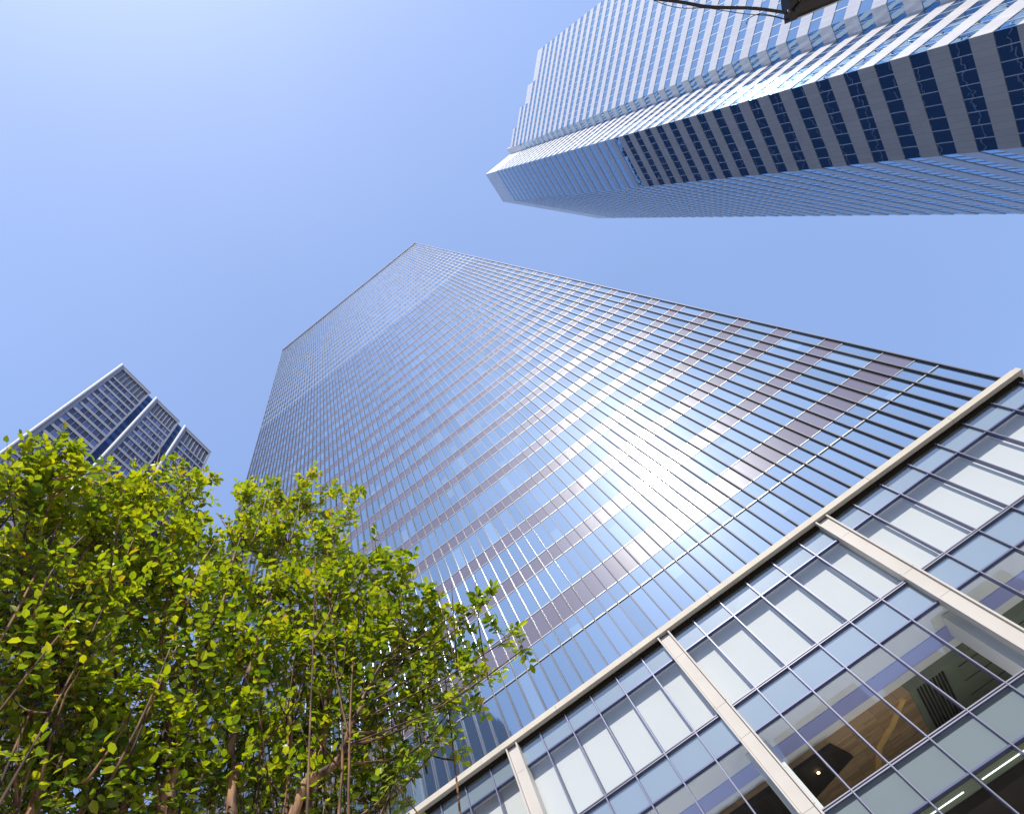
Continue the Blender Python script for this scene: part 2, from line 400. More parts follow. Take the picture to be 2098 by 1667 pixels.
# shell and interiors
m = MB()
m.box(PXL, PXR - .04, D + 12, D + 12.3, 0, zc(.95), 0)
m.box(PXL, PXL + .3, D + .3, D + 12, 0, zc(.95), 0)
m.box(PXR - .3, PXR - .03, D + .1, D + 12, 0, zc(.96), 0)
m.box(PXL, TX0 + .01, D + .3, D + 12.3, zc(.951), zc(.97), 0)
m.build('wall', M['pspan'], podium)
for a, b in ((.915, .97), (.7035, .757), (.490, .544), (.277, .331), (.0, .06)):
    m = MB(); m.box(xs[0], PXR - .31, D + .12, D + 11.9, zc(a), zc(b), 0); m.build('floor_slab', M['infloor'], podium)
bw = MB(); bw.box(xs[0], PXR - .32, D + 5.2, D + 5.4, zc(.275), zc(.70), 0); bw.build('interior_wall', M['ingrey'], podium)
for i in range(len(xs) - 1):
    m = MB(); y = D + .25 + r2.uniform(-.004, .004)
    m.box(xs[i] + .015, xs[i + 1] - .015, y, y + .012, zc(.7665), zc(.914), 0); m.build('blind', M['blind'], podium)
# storey with the wooden ceiling
m = MB()
zC = zc(.7005)
m.box(xs[0], PXR - .32, D + .12, D + 1.05, zC - .03, zC, 0)
m.box(xs[0], PXR - .32, D + 1.05, D + 1.75, zC - .08, zC - .002, 1)
m.box(xs[0], PXR - .32, D + 1.751, D + 2.2, zC - .05, zC - .003, 0)
m.build('ceiling_edge', [M['inwhite'], M['inlilac']], podium)
m = MB()
m.box(xs[0], px(5.0), D + 2.21, D + 5.1, zC - .35, zC - .01, 0)
m.box(px(5.01), PXR - .32, D + 2.21, D + 5.1, zC - .35, zC - .01, 1)
# dark soffit left of the column, angled cut
m.hexa([(px(1.2), D + 2.0, zC - .50), (px(2.6), D + 2.0, zC - .50), (px(2.9), D + 3.1, zC - .50), (px(1.2), D + 3.9, zC - .50),
        (px(1.2), D + 2.0, zC - .36), (px(2.6), D + 2.0, zC - .36), (px(2.9), D + 3.1, zC - .36), (px(1.2), D + 3.9, zC - .36)], 2)
m.box(px(-11.9), px(.8), D + 2.0, D + 5.0, zC - .55, zC - .36, 2)
m.build('ceiling', [M['inwood'], M['ingrey'], M['indark']], podium)
m = MB()
tan = [(px(4.75), D + 2.3), (px(4.2), D + 3.1), (px(3.6), D + 3.7), (px(3.3), D + 4.6)]
for (ax, ay), (bx, by) in zip(tan[:-1], tan[1:]):
    dv = Vector((bx - ax, by - ay, 0)).normalized(); pv = Vector((-dv.y, dv.x, 0)) * .09
    q = [(ax - pv.x, ay - pv.y), (bx - pv.x, by - pv.y), (bx + pv.x, by + pv.y), (ax + pv.x, ay + pv.y)]
    m.hexa([(u, v, zC - .42) for u, v in q] + [(u, v, zC - .352) for u, v in q], 0)
m.build('ceiling_trim', M['intan'], podium)
m = MB()
for i in range(9):
    m.box(px(5.2) + i * .12, px(5.2) + i * .12 + .05, D + 2.3, D + 5.0, zC - .40, zC - .352, 0)
for i in range(3):
    m.box(px(6.4), PXR - .35, D + 2.6 + i * .8, D + 2.62 + i * .8, zC - .37, zC - .352, 0)
m.build('ceiling_slats', M['indark'], podium)
for k in cols:
    if k < KL: continue
    x = px(k)
    m = MB(); m.box(x - .40, x + .42, D + .55, D + 1.5, zc(.275), zc(.698), 0); m.build('interior_column', M['inwhite'], podium)
def emit(name, col, s):
    mm, nt, out = newmat(name); e = N(nt, 'ShaderNodeEmission'); e.inputs[0].default_value = rgba(col); e.inputs[1].default_value = s
    nt.links.new(e.outputs[0], out.inputs[0]); return mm
M['lit'] = emit('lit_warm', (1.0, .72, .3), 6); M['litw'] = emit('lit_white', (.9, 1.0, .95), 1.4)
for (x, y) in ((px(1.9), D + 2.6), (px(-.4), D + 2.6), (px(-2.4), D + 2.8)):
    m = MB(); m.tube([(x, y, zC - .585), (x, y, zC - .555)], [.045, .045], 12, 0); m.build('downlight', M['lit'], podium)
# lowest visible storey: pale ceiling edge with strip lights, dark room behind
m = MB(); zC2 = zc(.487)
m.box(xs[0], PXR - .32, D + .12, D + .75, zC2 - .03, zC2, 0)
m.box(xs[0], PXR - .32, D + .76, D + 5.1, zC2 - .30, zC2 - .002, 1)
m.build('ceiling', [M['ingrey'], M['indark']], podium)
for i in range(-3, 6):
    m = MB(); m.box(px(2 * i + .15), px(2 * i + 1.7), D + .40, D + .43, zC2 - .05, zC2 - .031, 0); m.build('strip_light', M['litw'], podium)

# ================================================================== white office tower, upper right
H = 206.0
def PH(x, y): return Vector((x * H, y * H))
mdir = Vector((.70710678, -.70710678)); ndir = Vector((.70710678, .70710678))
RW = PH(.2802, .0852); 
def wp(mv): return (ndir * .2583 + mdir * mv) * H
pts_right = [PH(.2802, .0939), PH(.2349, .0939), PH(.2349, .1401), PH(.3443, .2495)]
steps = [(.920, .2458), (.9407, .21), (.9617, .1865), (.981, .162)]
def outline(zt):
    e = None
    for (zz, mv) in steps:
        if zt <= zz + 1e-6: e = mv; break
    pl = ([wp(e)] if e else []) + [RW] + pts_right
    return pl, (e is not None)
def inset(pl, d):
    """mitred offset towards the inside (left-hand normals point outwards along this order)"""
    res = []
    for i, p in enumerate(pl):
        ns = []
        for a, b in ((i - 1, i), (i, i + 1)):
            if a < 0 or b >= len(pl): continue
            dd = (pl[b] - pl[a]).normalized(); ns.append(Vector((dd.y, -dd.x)))
        if len(ns) == 1: res.append(p + ns[0] * -d * -1 if False else p - ns[0] * -d)
        else:
            s = (ns[0] + ns[1]); s = s / s.dot(ns[0]); res.append(p + s * d)
    return res
# decide the sign of the inward side once
_t = inset([RW] + pts_right, 1.0)
SG = 1.0 if (_t[2].x > pts_right[1].x) else -1.0
office = thing('office_tower', 'white banded office tower with stepped top and blue shaded side, upper right', 'skyscraper', (H * .4, H * .15, 0))
PITCH = .00587 * H
def band(m, pl, za, zb, depth, mat=0):
    inn = inset(pl, SG * depth); u = 0.0
    for i in range(len(pl) - 1):
        a, b = pl[i], pl[i + 1]; L = (b - a).length
        m.poly([(a.x, a.y, za), (b.x, b.y, za), (b.x, b.y, zb), (a.x, a.y, zb)], mat, [(u, za), (u + L, za), (u + L, zb), (u, zb)])
        c, d_ = inn[i], inn[i + 1]
        m.poly([(a.x, a.y, za), (c.x, c.y, za), (d_.x, d_.y, za), (b.x, b.y, za)], mat, [(u + .5, za)] * 4)
        m.poly([(a.x, a.y, zb), (b.x, b.y, zb), (d_.x, d_.y, zb), (c.x, c.y, zb)], mat, [(u + .5, za)] * 4)
        u += L
    # end cap at both free ends
    for e in (0, -1):
        a, c = pl[e], inn[e]; m.poly([(a.x, a.y, za), (c.x, c.y, za), (c.x, c.y, zb), (a.x, a.y, zb)], mat, [(.5, za)] * 4)
def zh(z): return EYE + z * H
r3 = random.Random(3)
K0, K1 = -4, 37
tops = [(k, .2659 + .0181 * k) for k in range(K0, K1 + 3)]
for k, zt in tops:
    zb = zt - .0088
    pl, hasW = outline(zt + .008)
    if k > K1: pl = pl[:2]
    # glass ribbon
    inn = inset(pl, SG * .05); m = MB()
    for i in range(len(pl) - 1):
        a, b = inn[i], inn[i + 1]; L = (b - a).length; n = max(1, round(L / PITCH))
        if (pl[i + 1] - pl[i]).length < 3.2: n = 2
        d = (b - a) / n; nrm = Vector((d.y, -d.x)).normalized() * (-SG)
        for q in range(n):
            p0 = a + d * q; p1 = a + d * (q + 1)
            jj = [r3.uniform(-.006, .006) for _ in range(4)]
            P = [Vector((p0.x, p0.y, zh(zb))), Vector((p1.x, p1.y, zh(zb))), Vector((p1.x, p1.y, zh(zt))), Vector((p0.x, p0.y, zh(zt)))]
            P = [pp + Vector((nrm.x, nrm.y, 0)) * j for pp, j in zip(P, jj)]
            m.poly(P, 0, None, r3.random())
            if q:
                w = d.normalized() * .026; o_ = nrm * .035
                pa, pb = p0 - w, p0 + w
                m.hexa([(pa.x, pa.y, zh(zb)), (pb.x, pb.y, zh(zb)), (pb.x + o_.x, pb.y + o_.y, zh(zb)), (pa.x + o_.x, pa.y + o_.y, zh(zb)),
                        (pa.x, pa.y, zh(zt)), (pb.x, pb.y, zh(zt)), (pb.x + o_.x, pb.y + o_.y, zh(zt)), (pa.x + o_.x, pa.y + o_.y, zh(zt))], 1)
    m.build('window_band', [M['wglass'], M['wdiv']], office)
    # spandrel above this ribbon, up to the next ribbon
    nt_ = zt + .0093
    top = nt_ if k < K1 else 1.0
    pl2, _ = outline(zt + .008)
    m = MB()
    if k > K1: band(m, pl2[:2], zh(zt), zh(nt_), .5)
    elif k == K1:
        band(m, pl2[:2], zh(zt), zh(nt_), .5); band(m, pl2[1:], zh(zt), zh(1.0), .5)
    else: band(m, pl2, zh(zt), zh(top), .5)
    m.build('spandrel_band', M['wpanel'], office)
m = MB()
pl, _ = outline(.1); band(m, pl, 0, zh(tops[0][1] - .0088), .5)
m.build('lower_wall', M['wpanel'], office)
# solid cores behind the ribbons
def prism(m, poly, z0, z1, mat=0):
    n = len(poly)
    for i in range(n):
        a, b = poly[i], poly[(i + 1) % n]
        m.poly([(a.x, a.y, z0), (b.x, b.y, z0), (b.x, b.y, z1), (a.x, a.y, z1)], mat)
    m.poly([(p.x, p.y, z1) for p in poly], mat); m.poly([(p.x, p.y, z0) for p in reversed(poly)], mat)
m = MB()
inn = inset([RW] + pts_right, SG * .45)
prism(m, [inn[0] + ndir * 0, inn[1], inn[2], inn[3], inn[4], PH(.50, .30), PH(.50, .20), RW + ndir * .11 * H], 0, zh(.9985))
ms = [.1379, .162, .1865, .21, .2458]
for (m0, m1, zt) in ((.1379, .162, .981), (.162, .1865, .9617), (.1865, .21, .9407), (.21, .2458, .920)):
    prism(m, [wp(m0) + ndir * .45, wp(m1 - .0004) + ndir * .45, wp(m1 - .0004) + ndir * .14 * H, wp(m0) + ndir * .14 * H], 0, zh(zt - .0008))
m.build('wall', M['wpanel'], office)
# parapets of the stepped wing
for (m0, m1, zt) in ((.1379, .162, .981), (.162, .1865, .9617), (.1865, .21, .9407), (.21, .2458, .920)):
    lastk = max(zz for kk, zz in tops if outline(zz + .008)[0][0] != RW and zz + .008 <= zt + 1e-6)
    m = MB(); band(m, [wp(m1), wp(m0 + (.0002 if m0 > .14 else 0))], zh(lastk + .0093) if zt > lastk + .0094 else zh(zt) - .6, zh(zt), .5)
    m.build('parapet', M['wpanel'], office)

# ================================================================== grey tower, left
E2 = 62.0
def ze(z): return EYE + z * E2
ltower = thing('grid_tower', 'grey gridded tower with two blue grooves and louvres on top, behind the trees', 'skyscraper', (-E2 - 15, 12, 0))
segs = [(-.0577, .1008), (.1243, .2625), (.286, .4457)]
LT = ze(2.815)
m = MB(); m.box(-E2 - 32, -E2 - .8, segs[0][0] * E2 + .05, segs[2][1] * E2 - .05, 0, LT - .4, 0); m.build('wall', M['lpanel'], ltower)
r4 = random.Random(4); LP = .0626; NF = 26
for (a, b) in segs:
    y0, y1 = a * E2, b * E2
    # front column, rounded
    m = MB(); m.tube([(-E2 + .05, y0 + .30, 0), (-E2 + .05, y0 + .30, LT)], [.30, .30], 16, 0)
    m.build('corner_column', M['lcol'], ltower, smooth=True)
    m = MB()
    m.box(-E2 - .8, -E2, y0 + .60, y0 + 1.25, 0, LT - .5, 0)
    m.box(-E2 - .8, -E2, y1 - .42, y1, 0, LT - .5, 0)
    m.box(-E2 - .8, -E2 + .05, y0 + .6, y1, LT - .5, LT, 0)
    m.box(-E2 - .8, -E2 - .004, y0 + 1.25, y1 - .42, ze(2.783), LT - .501, 0)
    m.box(-E2 - .8, -E2 - .004, y0 + 1.25, y1 - .42, ze(2.640), ze(2.655), 0)
    m.build('frame', M['lpanel'], ltower)
    wy0, wy1 = y0 + 1.25, y1 - .42; n = 7; dy = (wy1 - wy0) / n
    m = MB(); x = -E2 - .30
    m.poly([(x, wy0, ze(2.655)), (x, wy1, ze(2.655)), (x, wy1, ze(2.783)), (x, wy0, ze(2.783))], 0, [(wy0, 0), (wy1, 0), (wy1, 1), (wy0, 1)])
    for q in range(1, n): m.box(x - .05, x + .2, wy0 + q * dy - .05, wy0 + q * dy + .05, ze(2.655), ze(2.783), 1)
    m.build('louvre', [M['llouv'], M['lpanel']], ltower)
for f in range(NF):
    zt = 2.640 - LP * f; zb = zt - LP + .019
    for (a, b) in segs:
        g = MB(); s = MB()
        wy0, wy1 = a * E2 + 1.25, b * E2 - .42; n = 7; dy = (wy1 - wy0) / n
        for q in range(n):
            j = [r4.uniform(-.004, .004) for _ in range(4)]; x = -E2 - .12
            ya, yb = wy0 + q * dy, wy0 + (q + 1) * dy
            g.poly([(x + j[0], ya, ze(zb)), (x + j[1], yb, ze(zb)), (x + j[2], yb, ze(zt)), (x + j[3], ya, ze(zt))], 0, None, r4.random() ** 2)
            if q: g.box(x - .03, x + .08, ya - .03, ya + .03, ze(zb), ze(zt), 1)
        s.box(-E2 - .7, -E2 - .004, wy0, wy1, ze(zb) - .019 * E2, ze(zb), 0)
        g.build('window_row', [M['lglass'], M['lcol']], ltower)
        s.build('spandrel_band', M['lpanel'], ltower)
for (a, b) in ((.1008, .1243), (.2625, .286)):
    m = MB()
    for f in range(44):
        zt = 2.80 - LP * f
        m.poly([(-E2 - .62, a * E2 + .0, ze(zt - LP * .55)), (-E2 - .62, b * E2, ze(zt - LP * .55)), (-E2 - .62, b * E2, ze(zt)), (-E2 - .62, a * E2, ze(zt))], 0, None, r4.random())
        m.poly([(-E2 - .62, a * E2 + .0, ze(zt - LP)), (-E2 - .62, b * E2, ze(zt - LP)), (-E2 - .62, b * E2, ze(zt - LP * .55)), (-E2 - .62, a * E2, ze(zt - LP * .55))], 0, None, .15)
    m.build('groove_glass', M['lgroove'], ltower)
zlow = ze(2.640 - LP * NF)
m = MB(); m.box(-E2 - .8, -E2 - .01, segs[0][0] * E2 + .7, segs[2][1] * E2 - .1, 0, zlow, 0); m.build('lower_wall', M['lpanel'], ltower)

# ================================================================== tower across the street, seen only as a reflection
opp = thing('stone_tower', 'pale stone tower mirrored in the lower left of the glass tower', 'building', (-117, -110, 0))
m = MB(); m.box(-170, -64.4, -150, -70.4, 0, 194, 0); m.build('wall', M['lglass'], opp)
m = MB()
for k in range(46):
    z = 3 + k * 4.2; m.box(-170, -64, -70.5, -70.0, z, z + 2.1, 0)
for k in range(36):
    x = -170 + k * 3.0; m.box(x, x + 1.7, -70.5, -69.9, 0, 194.5, 0)
m.build('facade', M['stone'], opp)

opp = thing('brick_building', 'dark brick block mirrored in the lower podium windows', 'building', (52, -60, 0))
m = MB(); m.box(-14.5, 119.5, -69.5, -50.4, 0, 57.5, 0); m.build('wall', M['indark'], opp)
m = MB()
for k in range(15): m.box(-15, 120, -50.5, -50.0, 1.6 + k * 3.9, 3.7 + k * 3.9, 0)
for k in range(45): m.box(-15 + k * 3, -13.8 + k * 3, -50.5, -49.9, 0, 58.5, 0)
for x0, x1, h in ((6, 20, 63), (22, 31, 60), (34, 46, 64), (60, 84, 61.5)): m.box(x0, x1, -66, -51, 57, h, 0)
m.build('facade', M['brickd'], opp)

# ================================================================== trees
LOBES_A = [(-2.5,0.08,5.62,0.3),(-2.34,0.17,5.83,0.26),(-2.3,0.11,6.03,0.1),(-2.45,0.5,6.17,0.28),(-2.39,0.75,6.54,0.26),(-2.29,0.99,6.93,0.24),(-2.21,1.06,7.25,0.09),(-2.67,0.37,5.63,0.42),(-2.51,0.66,5.77,0.42),(-2.41,0.97,6.07,0.4),(-2.39,1.26,6.45,0.28),(-2.65,0.5,5.07,0.45),(-2.4,0.7,4.98,0.45),(-2.57,1.1,5.62,0.45),(-2.26,1.28,5.55,0.35),(-2.72,0.68,4.71,0.5),(-2.45,0.87,4.56,0.5),(-2.61,1.27,5.1,0.5),(-2.28,1.45,4.96,0.4),(-2.62,0.98,4.31,0.5),(-2.6,1.29,4.48,0.5),(-2.35,1.52,4.45,0.5),(-2.69,1.08,4.01,0.5),(-2.49,1.29,3.94,0.5),(-2.49,1.68,4.16,0.5)]
LOBES_B = [(-2.11,1.52,7.34,0.2),(-2.15,1.46,7.72,0.08),(-1.94,1.73,7.45,0.22),(-1.7,1.76,7.69,0.12),(-1.79,1.88,7.37,0.22),(-1.56,2.08,7.65,0.13),(-1.48,2.14,7.16,0.13),(-1.38,2.21,7.65,0.06),(-2.18,1.59,6.65,0.3),(-1.95,1.86,6.74,0.34),(-1.71,2.09,6.66,0.3),(-1.31,2.24,6.41,0.1),(-1.49,2.25,6.26,0.22),(-1.17,2.32,5.89,0.16),(-2.28,1.63,5.97,0.32),(-2.05,1.91,5.97,0.42),(-1.72,2.21,5.95,0.42),(-1.42,2.41,5.79,0.36),(-1.14,2.56,5.59,0.24),(-0.83,2.57,5.4,0.12),(-0.67,2.62,5.39,0.06),(-2.22,1.71,5.23,0.4),(-2.04,2.06,5.34,0.5),(-1.72,2.34,5.3,0.5),(-1.4,2.54,5.3,0.42),(-1.09,2.58,5.09,0.28),(-0.94,2.64,4.81,0.15),(-0.71,2.66,4.96,0.1),(-0.63,2.63,4.75,0.07),(-2.23,1.85,4.67,0.5),(-2.03,2.21,4.77,0.5),(-1.73,2.45,4.79,0.5),(-1.46,2.62,4.87,0.36),(-1.2,2.64,4.72,0.2),(-1.32,2.58,4.45,0.15),(-2.23,2.0,4.23,0.5),(-2.05,2.33,4.29,0.5),(-1.79,2.53,4.33,0.42),(-1.57,2.56,4.36,0.2)]
STEMS_A = [[(-2.35,1.30,0),(-2.30,1.42,2.2),(-2.37,1.4,4.01),(-2.49,1.17,4.82),(-2.6,0.9,5.79),(-2.62,0.75,6.5)],
           [(-2.40,1.22,0),(-2.46,1.20,2.2),(-2.53,1.08,3.93),(-2.59,0.93,4.41),(-2.66,0.58,5.1),(-2.60,0.30,5.62)],
           [(-2.30,1.36,0),(-2.24,1.52,2.2),(-2.28,1.54,4.03),(-2.33,1.47,4.61),(-2.40,1.27,5.33),(-2.38,1.1,6.4)]]
STEMS_B = [[(-1.95,1.95,0),(-2.12,1.70,2.3),(-2.26,1.57,4.03),(-2.29,1.52,4.66),(-2.2,1.5,5.6),(-2.12,1.5,7.0)],
           [(-1.90,2.02,0),(-1.93,1.98,2.6),(-1.89,2.0,4.03),(-1.72,2.14,4.34),(-1.58,2.25,4.81),(-1.35,2.40,5.3)],
           [(-1.98,1.90,0),(-2.05,1.80,2.3),(-2.09,1.78,4.05),(-2.12,1.75,4.58),(-2.05,1.77,5.5),(-1.9,1.80,7.0)],
           [(-1.96,2.02,0),(-2.0,2.1,2.4),(-1.98,2.15,3.9),(-1.85,2.2,4.7),(-1.72,2.15,5.7),(-1.66,2.0,6.9)]]
def smooth_path(p, n=5):
    p = [Vector(q) for q in p]; out = []
    for i in range(len(p) - 1):
        a, b, c, d = p[max(i - 1, 0)], p[i], p[i + 1], p[min(i + 2, len(p) - 1)]
        for k in range(n):
            t = k / n
            out.append(.5 * ((2 * b) + (c - a) * t + (2 * a - 5 * b + 4 * c - d) * t * t + (3 * b - a - 3 * c + d) * t ** 3))
    out.append(p[-1]); return out
def add_leaf(m, base, d, up, ln, wd, t, r):
    d = d.normalized(); s = d.cross(up)
    if s.length < 1e-4: s = d.cross(Vector((1, 0, 0)))
    s.normalize(); n = s.cross(d).normalized()
    fold = r.uniform(.05, .35) * wd; droop = r.uniform(-.05, .22) * ln
    def P(u, v, w): return base + d * (u * ln) + s * v + n * w
    b0 = P(0, 0, 0); tip = P(1, 0, -droop); md1 = P(.35, 0, 0.0); md2 = P(.72, 0, -droop * .45)
    l1 = P(.30, wd * .5, fold); l2 = P(.70, wd * .42, fold * .9 - droop * .4)
    r1_ = P(.30, -wd * .5, fold); r2_ = P(.70, -wd * .42, fold * .9 - droop * .4)
    m.poly([b0, md1, md2, l2, l1], 0, None, t); m.poly([md2, tip, l2], 0, None, t)
    m.poly([b0, r1_, r2_, md2, md1], 0, None, t); m.poly([md2, r2_, tip], 0, None, t)
def tree(label, base, lobes, stems, seed):
    r = random.Random(seed)
    root = thing('leafy_tree', label, 'tree', base, 'multi-stemmed street trees')
    paths = []
    for st in stems:
        sp = smooth_path(st); 
        sp = [p + Vector((r.gauss(0, .012), r.gauss(0, .012), 0)) for p in sp]
        n = len(sp); rad = [max(.008, .040 * (1 - i / n) ** .8) for i in range(n)]
        m = MB(); m.tube(sp, rad, 9, 0); m.build('trunk', M['bark'], root, smooth=True)
        paths.append(list(zip(sp, rad)))
    tw = MB(); lf = MB(); zmax = max(l[2] for l in lobes)
    allp = [q for p in paths for q in p[6:]]
    for (cx, cy, cz, R) in lobes:
        c = Vector((cx, cy, cz))
        best = min(allp, key=lambda q: (q[0] - c).length + 2.2 * max(0, q[0].z - (cz - .35)))
        a = best[0]; mid = a.lerp(c, .5) + Vector((r.gauss(0, .05), r.gauss(0, .05), -.06))
        bp = smooth_path([a, mid, c], 4); r0 = min(best[1] * .8, .006 + .018 * R)
        tw.tube(bp, [r0 + (.0035 - r0) * i / (len(bp) - 1) for i in range(len(bp))], 5, 0)
        if R > .25:   # extra bare secondary stems running upwards through the crown
            for _ in range(3):
                s0 = c + Vector((r.gauss(0, R * .35), r.gauss(0, R * .35), -R * r.uniform(.8, 1.4)))
                s1 = s0 + Vector((r.gauss(0, .12), r.gauss(0, .12), r.uniform(.5, 1.0)))
                tw.tube(smooth_path([s0, s0.lerp(s1, .5) + Vector((r.gauss(0, .03), r.gauss(0, .03), 0)), s1], 3), [.007 - .0006 * i for i in range(7)], 4, 0)
        n = max(3, int((104 if cz > 5.4 else 84) * (R / .5) ** 1.75))
        for _ in range(n):
            d = Vector((r.gauss(0, 1), r.gauss(0, 1), r.gauss(.15, 1))).normalized()
            start = c + d * R * r.uniform(.1, .66)
            out = (d + Vector((r.gauss(0, .5), r.gauss(0, .5), .55 + r.gauss(0, .35)))).normalized()
            ln = min(.28, R * .7 + .05) * r.uniform(.55, 1.0)
            end = start + out * ln
            if r.random() < .6: tw.tube([c + d * R * .1, start], [.0032, .0022], 3, 0, False)
            bend = Vector((r.gauss(0, .04), r.gauss(0, .04), -.03))
            midp = start.lerp(end, .5) - bend
            tw.tube([start, midp, end], [.0022, .0018, .0010], 3, 0, False)
            young = r.random() < .25
            side = out.cross(Vector((r.gauss(0, 1), r.gauss(0, 1), r.gauss(0, 1)))).normalized()
            upv = (Vector((.1, -.35, 1)) + Vector((r.gauss(0, .45), r.gauss(0, .45), 0))).normalized()
            side = (out.cross(upv)).normalized()
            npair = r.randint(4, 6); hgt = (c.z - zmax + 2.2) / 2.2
            for k in range(npair):
                t = (k + .35) / npair
                p = (start.lerp(midp, t * 2) if t < .5 else midp.lerp(end, t * 2 - 1))
                for sgn in (-1, 1):
                    if r.random() < .1: continue
                    dd = out * r.uniform(.15, .6) + side * sgn + Vector((r.gauss(0, .22), r.gauss(0, .22), r.gauss(-.05, .22)))
                    L_ = r.uniform(.036, .082) * (1 if cz > 5.2 else .85) * (1.0 if not young else .8)
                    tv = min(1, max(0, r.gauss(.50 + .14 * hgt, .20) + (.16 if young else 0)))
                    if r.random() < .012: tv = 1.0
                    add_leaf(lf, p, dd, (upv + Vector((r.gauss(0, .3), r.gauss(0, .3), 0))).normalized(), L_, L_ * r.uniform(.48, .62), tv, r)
            add_leaf(lf, end, out, upv, r.uniform(.045, .07), .034, min(1, max(0, r.gauss(.62, .15))), r)
    # slender stems rising from the base and forking through the crown
    bx, by = base[0], base[1]
    big = [l for l in lobes if l[3] >= .26 and l[0] < -1.35]
    for _ in range(13):
        l = r.choice(big); tip = Vector((l[0] + r.gauss(0, .15), l[1] + r.gauss(0, .15), l[2] + r.uniform(-.1, .45)))
        f0 = Vector((bx + r.gauss(0, .10), by + r.gauss(0, .10), .05)); k = r.uniform(.45, .8)
        m1 = Vector((f0.x + (tip.x - f0.x) * k, f0.y + (tip.y - f0.y) * k, 2.9 + r.uniform(-.3, .3)))
        m2 = m1.lerp(tip, .5) + Vector((r.gauss(0, .07), r.gauss(0, .07), 0))
        sp = smooth_path([f0, m1, m2, tip], 6); r0 = r.uniform(.010, .019)
        tw.tube(sp, [r0 * (1 - .85 * i / (len(sp) - 1)) for i in range(len(sp))], 6, 0)
        for q in (8, 11, 14):
            a = sp[q]; e = a + Vector((r.gauss(-.05, .18), r.gauss(0, .2), r.uniform(.25, .6)))
            tw.tube(smooth_path([a, a.lerp(e, .5) + Vector((0, 0, -.04)), e], 3), [.008 - .001 * i for i in range(7)], 4, 0)
    tw.build('branches', M['twig'], root, smooth=True)
    lf.build('crown', M['leaf'], root)
    return root
tree('multi-stemmed leafy tree at the left edge, in front of the grey gridded tower', (-2.35, 1.28, 0), LOBES_A, STEMS_A, 21)
tree('multi-stemmed leafy tree in front of the glass tower, one limb reaching towards the ledge', (-1.95, 1.97, 0), LOBES_B, STEMS_B, 22)

# ================================================================== street lamp and cables overhead
lamp = thing('street_lamp', 'dark lamp head seen from below at the top edge, cables tied to its end', 'street lamp', (7.2, 1.9, 0))
ZL = EYE + 6.0
ax = Vector((.9645, .264, 0)); sd = Vector((-.264, .9645, 0)) * -1   # sd points away from the visible lower edge
e0 = Vector((4.345, 1.171, ZL))
m = MB(); rings = []
prof = [(0, 0, .0), (.0, .02, .05), (.015, .10, .085), (.04, .18, .085), (.05, .25, .05), (.05, .27, 0), (.04, .25, -.035), (.015, .14, -.055), (0, .03, -.04)]
stations = [(0.0, .82), (.02, .95), (.06, 1.0), (.5, 1.02), (1.1, 1.05), (1.25, .9), (1.30, .6)]
for s, k in stations:
    ring = []
    for (o_, w, h) in prof:
        p = e0 + ax * (s + .03) + sd * (.14 + (w - .14) * k) + Vector((0, 0, h * k))
        ring.append(p)
    rings.append(ring)
n = len(prof)
for i in range(len(rings) - 1):
    for k in range(n):
        m.poly([rings[i][k], rings[i + 1][k], rings[i + 1][(k + 1) % n], rings[i][(k + 1) % n]], 0)
m.poly(rings[0], 0); m.poly(rings[-1][::-1], 0)
m.build('housing', M['lamp'], lamp)
m = MB(); a = e0 + ax * .04 + Vector((0, 0, -.012)); b = e0 + ax * 1.2 + Vector((0, 0, -.012)); m.tube([a, b], [.006, .006], 6, 0); m.build('edge_trim', M['lampw'], lamp)
m = MB()
q = e0 + sd * .01 + Vector((0, 0, -.05))
m.hexa([tuple(q + ax * i + sd * j + Vector((0, 0, h))) for h in (-.03, .04) for (i, j) in ((-.02, -.015), (.05, -.015), (.05, .05), (-.02, .05))], 0)
m.tube([q + sd * .1 + ax * .22, q + sd * .09 + ax * .10, q + sd * .05 + ax * .02, q], [.009, .011, .012, .012], 8, 0)
m.tube([q + sd * .13 + ax * .17 + Vector((0, 0, -.01)), q + sd * .06 + ax * .05], [.018, .018], 8, 0)
m.build('bracket', M['lamp'], lamp)
m = MB()
m.tube([q + ax * .0 + sd * .08, q + ax * -.012 + sd * .055 + Vector((0, 0, -.02)), q + ax * -.004 + sd * .03], [.007, .009, .007], 8, 0)
m.tube([q + ax * .1 + sd * .10, q + ax * .12 + sd * .135 + Vector((0, 0, -.03)), q + ax * .16 + sd * .15 + Vector((0, 0, -.03)), q + ax * .18 + sd * .12], [.003] * 4, 6, 0)
m.build('clamp', M['lampw'], lamp)
m = MB(); ce = e0 + ax * 1.30 + sd * .13
m.tube([ce, ce + ax * .8 + Vector((0, 0, .02)), ce + ax * 1.7 + Vector((0, 0, -.15)), ce + ax * 1.9 + Vector((0, 0, -.5))], [.035, .04, .045, .05], 10, 0); m.build('arm', M['lamp'], lamp)
pb = ce + ax * 1.9
m = MB(); m.tube([(pb.x, pb.y, 0), (pb.x, pb.y, ZL - .5)], [.10, .07], 14, 0); m.build('pole', M['lamp'], lamp, smooth=True)

